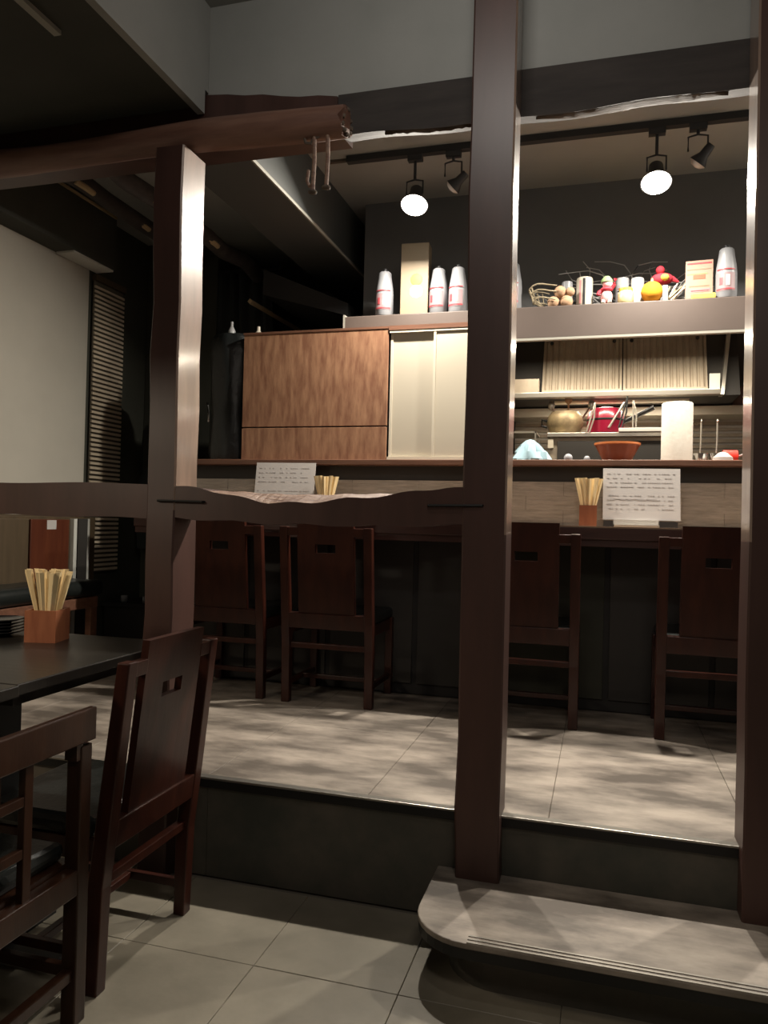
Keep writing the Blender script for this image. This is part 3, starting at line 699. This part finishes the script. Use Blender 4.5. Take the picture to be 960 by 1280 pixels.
# little cloth doll
t = thing('cloth_doll', 'little red and pink cloth doll left of the white can', 'doll', (.0, 4.32, SH))
bm = BM(); ball(bm, (0, 0, .045), .032, sz=1.35); obj('body', bm, 'pink', t, smooth=True)
bm = BM(); ball(bm, (.005, 0, .115), .028); obj('head', bm, 'pink', t, smooth=True)
bm = BM(); lathe(bm, [(.032, .125), (.03, .14), (.015, .158), (.003, .162)], 14); obj('hat', bm, 'green', t, smooth=True)
for s in (-1, 1):
    bm = BM(); tube(bm, [(s*.02, 0, .085), (s*.04, -.01, .07 if s < 0 else .11), (s*.045, -.012, .055 if s < 0 else .14)], .011, 8); obj('arm', bm, 'red', t, smooth=True)
    bm = BM(); tube(bm, [(s*.014, -.01, .03), (s*.018, -.025, .006)], .011, 8); obj('leg', bm, 'creamframe', t, smooth=True)
bm = BM(); lathe(bm, [(.03, .078), (.034, .085), (.03, .094)], 16); obj('scarf', bm, 'red', t, smooth=True)
# orange plush and friends
t = thing('orange_plush', 'round bright orange plush ornament in the middle of the crowded shelf', 'plush', (.235, 4.32, SH))
bm = BM(); ball(bm, (0, 0, .058), .058, n=20, wob=lambda a, z: 1+.03*math.sin(a*8)); obj('body', bm, 'orange', t, smooth=True)
bm = BM(); lathe(bm, [(.010, .113), (.006, .13), (.003, .135)], 8); obj('stalk', bm, 'green', t, smooth=True)
t = thing('cloth_bird', 'red cloth bird ornament with a yellow breast above the orange plush', 'ornament', (.29, 4.40, SH))
bm = BM(); tube(bm, [(0, 0, 0), (0, 0, .12)], .012, 8); obj('stand', bm, 'twig', t)
bm = BM(); ball(bm, (0, 0, .15), .042, 1.45, 1, .8); obj('body', bm, 'red', t, smooth=True)
bm = BM(); ball(bm, (-.01, 0, .20), .024); obj('head', bm, 'red', t, smooth=True)
bm = BM(); ball(bm, (.012, -.03, .15), .024, sz=.8); obj('breast', bm, 'yellow', t, smooth=True)
bm = BM(); tube(bm, [(.05, 0, .15), (.085, 0, .13)], .018, 7, .006); obj('tail', bm, 'red', t, smooth=True)
t = thing('straw_bundle', 'bundle of pale dry straws leaning beside the pink striped carton', 'straws', (.345, 4.33, SH+.006))
rnd = random.Random(11)
for k in range(12):
    bm = BM(); x = rnd.uniform(-.03, .03); tube(bm, [(x-.03, rnd.uniform(-.02, .02), .006), (x+rnd.uniform(0, .05), .03, rnd.uniform(.04, .14))], .0045, 5); obj('straw', bm, ('straw', 'creamframe')[k % 2], t)
tag(bx('small_jar', 'plwhite', (.286, .316, 4.30, 4.33, SH, SH+.09), bev=.006), 'slim cream coloured bottle right of the orange plush', 'bottle')
t = thing('striped_carton', 'pink and red striped carton left of the last white bottle', 'carton', (.475, 4.37, SH), -.08)
bx('box', 'pkbox', (-.068, .068, -.05, .05, 0, .215), t, bev=.002)
for z0, z1, x0, x1, m in ((.195, .203, -.06, .06, 'lred'), (.165, .17, -.06, .06, 'carton'), (.14, .146, -.06, .04, 'green'), (.115, .137, -.03, .03, 'redpr'), (.075, .082, -.05, .05, 'carton'), (.045, .065, -.045, .055, 'label'), (.05, .055, -.04, .05, 'lred')):
    bx('printed_stripe', m, (x0, x1, -.0512, -.0502, z0, z1), t)
tag(bx('yellow_packet', 'yellow', (.43, .55, 4.285, 4.312, SH, SH+.03), bev=.006), 'flat yellow packet in front of the pink striped carton', 'packet')
tw = thing('twig_spray', 'spray of thin dry twigs arching behind the shelf things', 'twigs', (.1, 4.50, SH+.004))
rnd = random.Random(5)
for k in range(26):
    a = -1.25+2.5*k/25+rnd.uniform(-.05, .05); L_ = rnd.uniform(.30, .48); pts = []; x = z = 0; y = 0
    for s in range(8):
        pts.append((x, y, z)); a2 = a+.8*math.sin(s*.9+k)+.1*s*(1 if a > 0 else -1); x += L_/6*math.sin(a2)*1.15; z += max(-.01, L_/7*math.cos(a2)*.95); y = max(-.07, min(.08, y+rnd.uniform(-.02, .02)))
    bm = BM(); tube(bm, pts, .0045, 5, .0025); obj('twig', bm, 'twig', tw, smooth=True)

# ------------------------------------------------------------------ kitchen
struct('wall_kitchen_back', 'concrete', (-.64, 1.70, 5.70, 5.76, PF, 2.9))
struct('wall_kitchen_side', 'dado', (-.70, -.64, 4.52, 5.76, PF, 2.9))
struct('ceiling_kitchen', 'plaster', (-.70, 1.70, 4.66, 5.76, 2.78, 2.84))
hd = thing('range_hood', 'steel range hood with two ribbed filters above the kitchen', 'hood', (0, 0, 0))
bm = BM(); hexa(bm, [(-.66+.03, 5.06, 2.17), (.80, 5.06, 2.17), (.80, 5.69, 2.17), (-.63, 5.69, 2.17)], [(-.63, 5.30, 2.75), (.80, 5.30, 2.75), (.80, 5.69, 2.75), (-.63, 5.69, 2.75)])
obj('casing', bm, 'recess', hd)
def sl(z): return 5.06+(z-2.17)*(.24/.58)
for fx in (-.395, .113):
    fr = BM()
    for xa, xb, za, zb in ((0, .50, 2.205, 2.222), (0, .50, 2.62, 2.635), (0, .012, 2.222, 2.62), (.488, .50, 2.222, 2.62)):
        hexa(fr, [(fx+xa, sl(za)-.03, za), (fx+xb, sl(za)-.03, za), (fx+xb, sl(za), za), (fx+xa, sl(za), za)], [(fx+xa, sl(zb)-.03, zb), (fx+xb, sl(zb)-.03, zb), (fx+xb, sl(zb), zb), (fx+xa, sl(zb), zb)])
    hexa(fr, [(fx+.012, sl(2.222)-.012, 2.222), (fx+.488, sl(2.222)-.012, 2.222), (fx+.488, sl(2.222)-.004, 2.222), (fx+.012, sl(2.222)-.004, 2.222)], [(fx+.012, sl(2.62)-.012, 2.62), (fx+.488, sl(2.62)-.012, 2.62), (fx+.488, sl(2.62)-.004, 2.62), (fx+.012, sl(2.62)-.004, 2.62)])
    f = obj('filter', fr, 'dsteel', hd)
    for k in range(12):
        x = fx+.016+k*.0395; bm = BM()
        za, zb = 2.222, 2.62
        pts = lambda z: [(x, sl(z)-.008, z), (x+.009, sl(z)-.020, z), (x+.027, sl(z)-.020, z), (x+.036, sl(z)-.008, z)]
        hexa(bm, pts(za), pts(zb)); obj('baffle', bm, 'dsteel', f)
    for hx in (.05, .45):
        bm = BM(); ball(bm, (fx+hx, sl(2.56)-.032, 2.56), .012, n=8); obj('knob', bm, 'iron', f, smooth=True)
bx('grease_trough', 'steel', (-.63, .68, 4.99, 5.06, 2.165, 2.20), hd, bev=.004)
bx('side_ledge', 'dsteel', (-.63, -.41, 5.0, 5.07, 2.19, 2.29), hd)
bm = BM(); hexa(bm, [(.68, 5.0, 2.165), (.70, 5.0, 2.165), (.70, 5.10, 2.165), (.68, 5.10, 2.165)], [(.745, 5.20, 2.66), (.765, 5.20, 2.66), (.765, 5.30, 2.66), (.745, 5.30, 2.66)]); obj('side_frame', bm, 'steel', hd)
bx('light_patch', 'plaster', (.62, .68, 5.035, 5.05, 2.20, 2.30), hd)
tag(bx('kitchen_shelf', 'creamframe', (-.635, 1.05, 5.42, 5.69, 2.10, 2.16), bev=.004), 'long pale shelf under the range hood', 'shelf')
tag(bx('brown_board', 'ledge', (.83, 1.0, 5.52, 5.56, 2.16, 2.30)), 'brown board standing on the pale shelf under the hood', 'board')
bs2 = struct('wall_ribbed_panel', 'steel', (-.63, 1.2, 5.67, 5.70, 1.65, 2.10))
me = None
for k in range(11):
    if me is None: o = bx('rib', 'dsteel', (-.63, 1.2, 5.655, 5.672, 0, .022), bs2, bev=.003); me = o.data
    else: o = bpy.data.objects.new('rib', me); C.objects.link(o); o.parent = bs2
    o.location = (0, 0, 1.66+k*.04)
wk = thing('work_table', 'steel kitchen work table hidden below the ledge', 'table', (0, 0, 0))
bx('table_top', 'steel', (-.62, 1.1, 4.80, 5.60, 1.22, 1.25), wk)
for x in (-.58, 1.05):
    for y in (4.84, 5.55): bx('leg', 'steel', (x-.02, x+.02, y-.02, y+.02, PF, 1.22), wk)
ov = thing('countertop_oven', 'wide steel oven with a dark glass front behind the brown bowl', 'oven', (.04, 5.2, 1.25))
bx('body', 'dsteel', (-.37, .42, -.18, .22, 0, .66), ov)
bx('door_glass', 'recess', (-.325, .40, -.195, -.18, .04, .635), ov, bev=.002)
bx('top_plate', 'steel', (-.39, .44, -.21, .24, .66, .688), ov, bev=.003)
bx('knob_plate', 'creamframe', (-.385, -.35, -.20, -.18, .59, .65), ov)
tag(bx('white_tray', 'whitep', (.09, .38, 4.965, 5.0, 1.938, 1.962), bev=.003), 'flat white tray on top of the oven', 'tray')
tag(bx('cutting_board', 'tan', (.385, .46, 4.97, 5.1, 1.938, 1.955)), 'small wooden board on the oven beside the tissue roll', 'board')
rk = thing('wire_rack', 'steel wire rack left of the oven', 'rack', (-.52, 5.15, 1.25))
for z in (.35, .55, .70): bx('shelf', 'steel', (-.10, .10, -.15, .15, z-.012, z), rk)
for x in (-.095, .095):
    for y in (-.145, .145): bx('upright', 'steel', (x-.005, x+.005, y-.005, y+.005, 0, .70), rk)
OT = 1.938
t = thing('brass_pot', 'round brass pot crowded with tools on top of the oven', 'pot', (-.245, 5.12, OT))
bm = BM(); lathe(bm, [(.07, 0), (.10, .02), (.118, .07), (.11, .12), (.085, .15), (.08, .15), (.10, .115)], 24); obj('body', bm, 'brass', t, smooth=True)
bm = BM(); tube(bm, [(-.115, 0, .09), (-.15, 0, .10), (-.15, 0, .06), (-.115, 0, .05)], .008, 7); obj('handle', bm, 'iron', t, smooth=True)
for k, (x, y, dx, m, lab) in enumerate(((-.225, 5.10, .0, 'skin', 'wooden spatula rising highest from the brass pot'), (-.19, 5.12, .10, 'steel', 'steel spoon leaning right out of the brass pot'), (-.28, 5.12, -.05, 'steel', 'steel spoon leaning left out of the brass pot'))):
    bm = BM(); h = .25 if k == 0 else .20; z0 = .02
    tube(bm, [(0, 0, 0), (dx, 0, h*.8)], .007, 6); ball(bm, (dx*1.1, 0, h*.86), .025 if k == 0 else .022, 1, .3, 1.5, n=8)
    o = tag(obj('cooking_spoon', bm, m, smooth=True), lab, 'spoon', 'spoons in the brass pot'); o.location = (x, y, OT+.02)
t = thing('crimson_pot', 'crimson enamel pot with a black handle on top of the oven', 'pot', (.01, 5.12, OT))
bm = BM(); lathe(bm, [(.10, 0), (.115, .01), (.118, .085)], 26); obj('body', bm, 'crimson', t, smooth=True)
bm = BM(); lathe(bm, [(.119, .083), (.121, .09), (.119, .096)], 26); obj('rim', bm, 'iron', t, smooth=True)
bm = BM(); lathe(bm, [(.119, .096), (.112, .135), (.09, .165), (.04, .175), (.01, .176)], 26); obj('lid', bm, 'crimson', t, smooth=True)
bm = BM(); tube(bm, [(.10, -.03, .07), (.17, -.06, .10), (.29, -.08, .16)], .012, 8, .016); obj('handle', bm, 'iron', t, smooth=True)
bm = BM(); tube(bm, [(.02, -.122, .03), (.06, -.115, .10), (.11, -.10, .19)], .008, 7); obj('clip', bm, 'steel', t, smooth=True)

area('hood_lamp_light', (.1, 5.22, 2.155), 5, .8, (1, .88, .70), shape='RECTANGLE', sy=.05)
bx('hood_lamp', 'creamframe', (-.32, .52, 5.18, 5.26, 2.158, 2.17), hd)
for k, (x, dx, h, m, lab) in enumerate(((.09, .05, .20, 'iron', 'black tongs leaning against the front of the crimson pot'), (.175, -.0, .17, 'steel', 'steel tongs standing right of the crimson pot'), (-.105, .05, .19, 'steel', 'steel tongs between the brass pot and the crimson pot'))):
    bm = BM(); tube(bm, [(0, 0, 0), (dx*.5, .01, h*.5), (dx, .012, h)], .006, 6); tube(bm, [(.018, 0, 0), (dx*.5+.02, .01, h*.5), (dx, .012, h)], .006, 6)
    o = tag(obj('tongs', bm, m, smooth=True), lab, 'tongs', 'tongs on the oven'); o.location = (x, 4.985, OT+.026 if k < 2 else OT)
# things on the ledge
LZ = 1.692
t = thing('tissue_roll', 'tall white kitchen paper roll standing on the ledge', 'paper roll', (.375, 4.31, LZ))
bm = BM(); lathe(bm, [(.075, 0), (.079, .004), (.079, .312), (.074, .318), (.022, .318), (.02, .30)], 32); obj('paper', bm, 'tissue', t, smooth=True)
t = thing('wide_bowl', 'wide brown lacquer bowl with an orange rim on the ledge', 'bowl', (.073, 4.33, LZ))
bm = BM(); lathe(bm, [(.068, 0), (.072, .004), (.112, .085), (.118, .095), (.108, .095), (.06, .01)], 30); obj('body', bm, 'bowl', t, smooth=True)
bm = BM(); lathe(bm, [(.117, .093), (.122, .097), (.122, .107), (.112, .108), (.110, .095)], 30); obj('rim', bm, 'bowlrim', t, smooth=True)
bm = BM(); rnd = random.Random(2)
lathe(bm, [(.09, 0), (.095, .02), (.075, .06), (.045, .10), (.02, .125), (.004, .13)], 30, (0, 0, 0), 1.0, .7, wob=lambda a, z: 1+.20*math.sin(a*5+z*40)+.13*math.sin(a*11-z*70))
o = tag(obj('folded_cloth', bm, 'bluecloth', smooth=True), 'crumpled pale blue cloth on the ledge beside the middle post', 'cloth'); o.location = (-.395, 4.33, LZ)
bm = BM(); lathe(bm, [(.034, 0), (.036, .006), (.036, .085), (.018, .12), (.018, .145), (.014, .15)], 18)
o = tag(obj('squeeze_bottle', bm, 'plwhite', smooth=True), 'white squeeze bottle half hidden by the middle post', 'bottle'); o.location = (-.548, 4.33, LZ)
for x, y, r, lab in ((-.185, 4.3, .024, 'small white egg shaped pot left of the brown bowl'), (-.085, 4.3, .018, 'smaller white egg shaped pot nearest the brown bowl')):
    bm = BM(); ball(bm, (0, 0, r), r, n=14); o = tag(obj('egg_pot', bm, 'plwhite', smooth=True), lab, 'pot', 'small white pots on the ledge'); o.location = (x, y, LZ)
for x, lab in ((.496, 'steel ladle nearest the kitchen paper roll'), (.576, 'steel ladle right of the first ladle')):
    t = thing('ladle', lab, 'ladle', (x, 4.33, LZ), group='ladles on the ledge')
    bm = BM(); lathe(bm, [(.015, 0), (.036, .016), (.039, .045), (.039, .05), (.030, .02)], 18); obj('cup', bm, 'chrome', t, smooth=True)
    bm = BM(); tube(bm, [(0, .036, .032), (.005, .045, .12), (.006, .05, .22), (.006, .04, .235), (.006, .03, .225)], .004, 6); obj('handle', bm, 'steel', t, smooth=True)
t = thing('red_cup', 'red cup lying on its side near the right post', 'cup', (.640, 4.33, LZ))
bm = BM(); tube(bm, [(-.035, 0, .034), (.035, 0, .034)], .034, 16); obj('body', bm, 'redcup', t, smooth=True)
bm = BM(); tube(bm, [(.036, 0, .034), (.075, -.02, .05)], .006, 6); obj('handle', bm, 'greypl', t, smooth=True)
bm = BM(); lathe(bm, [(.05, 0), (.048, .02), (.02, .045), (.002, .05)], 16); o = tag(obj('grey_funnel', bm, 'greypl', smooth=True), 'small grey cone between the ladles and the red cup', 'cone'); o.location = (.590, 4.22, LZ)
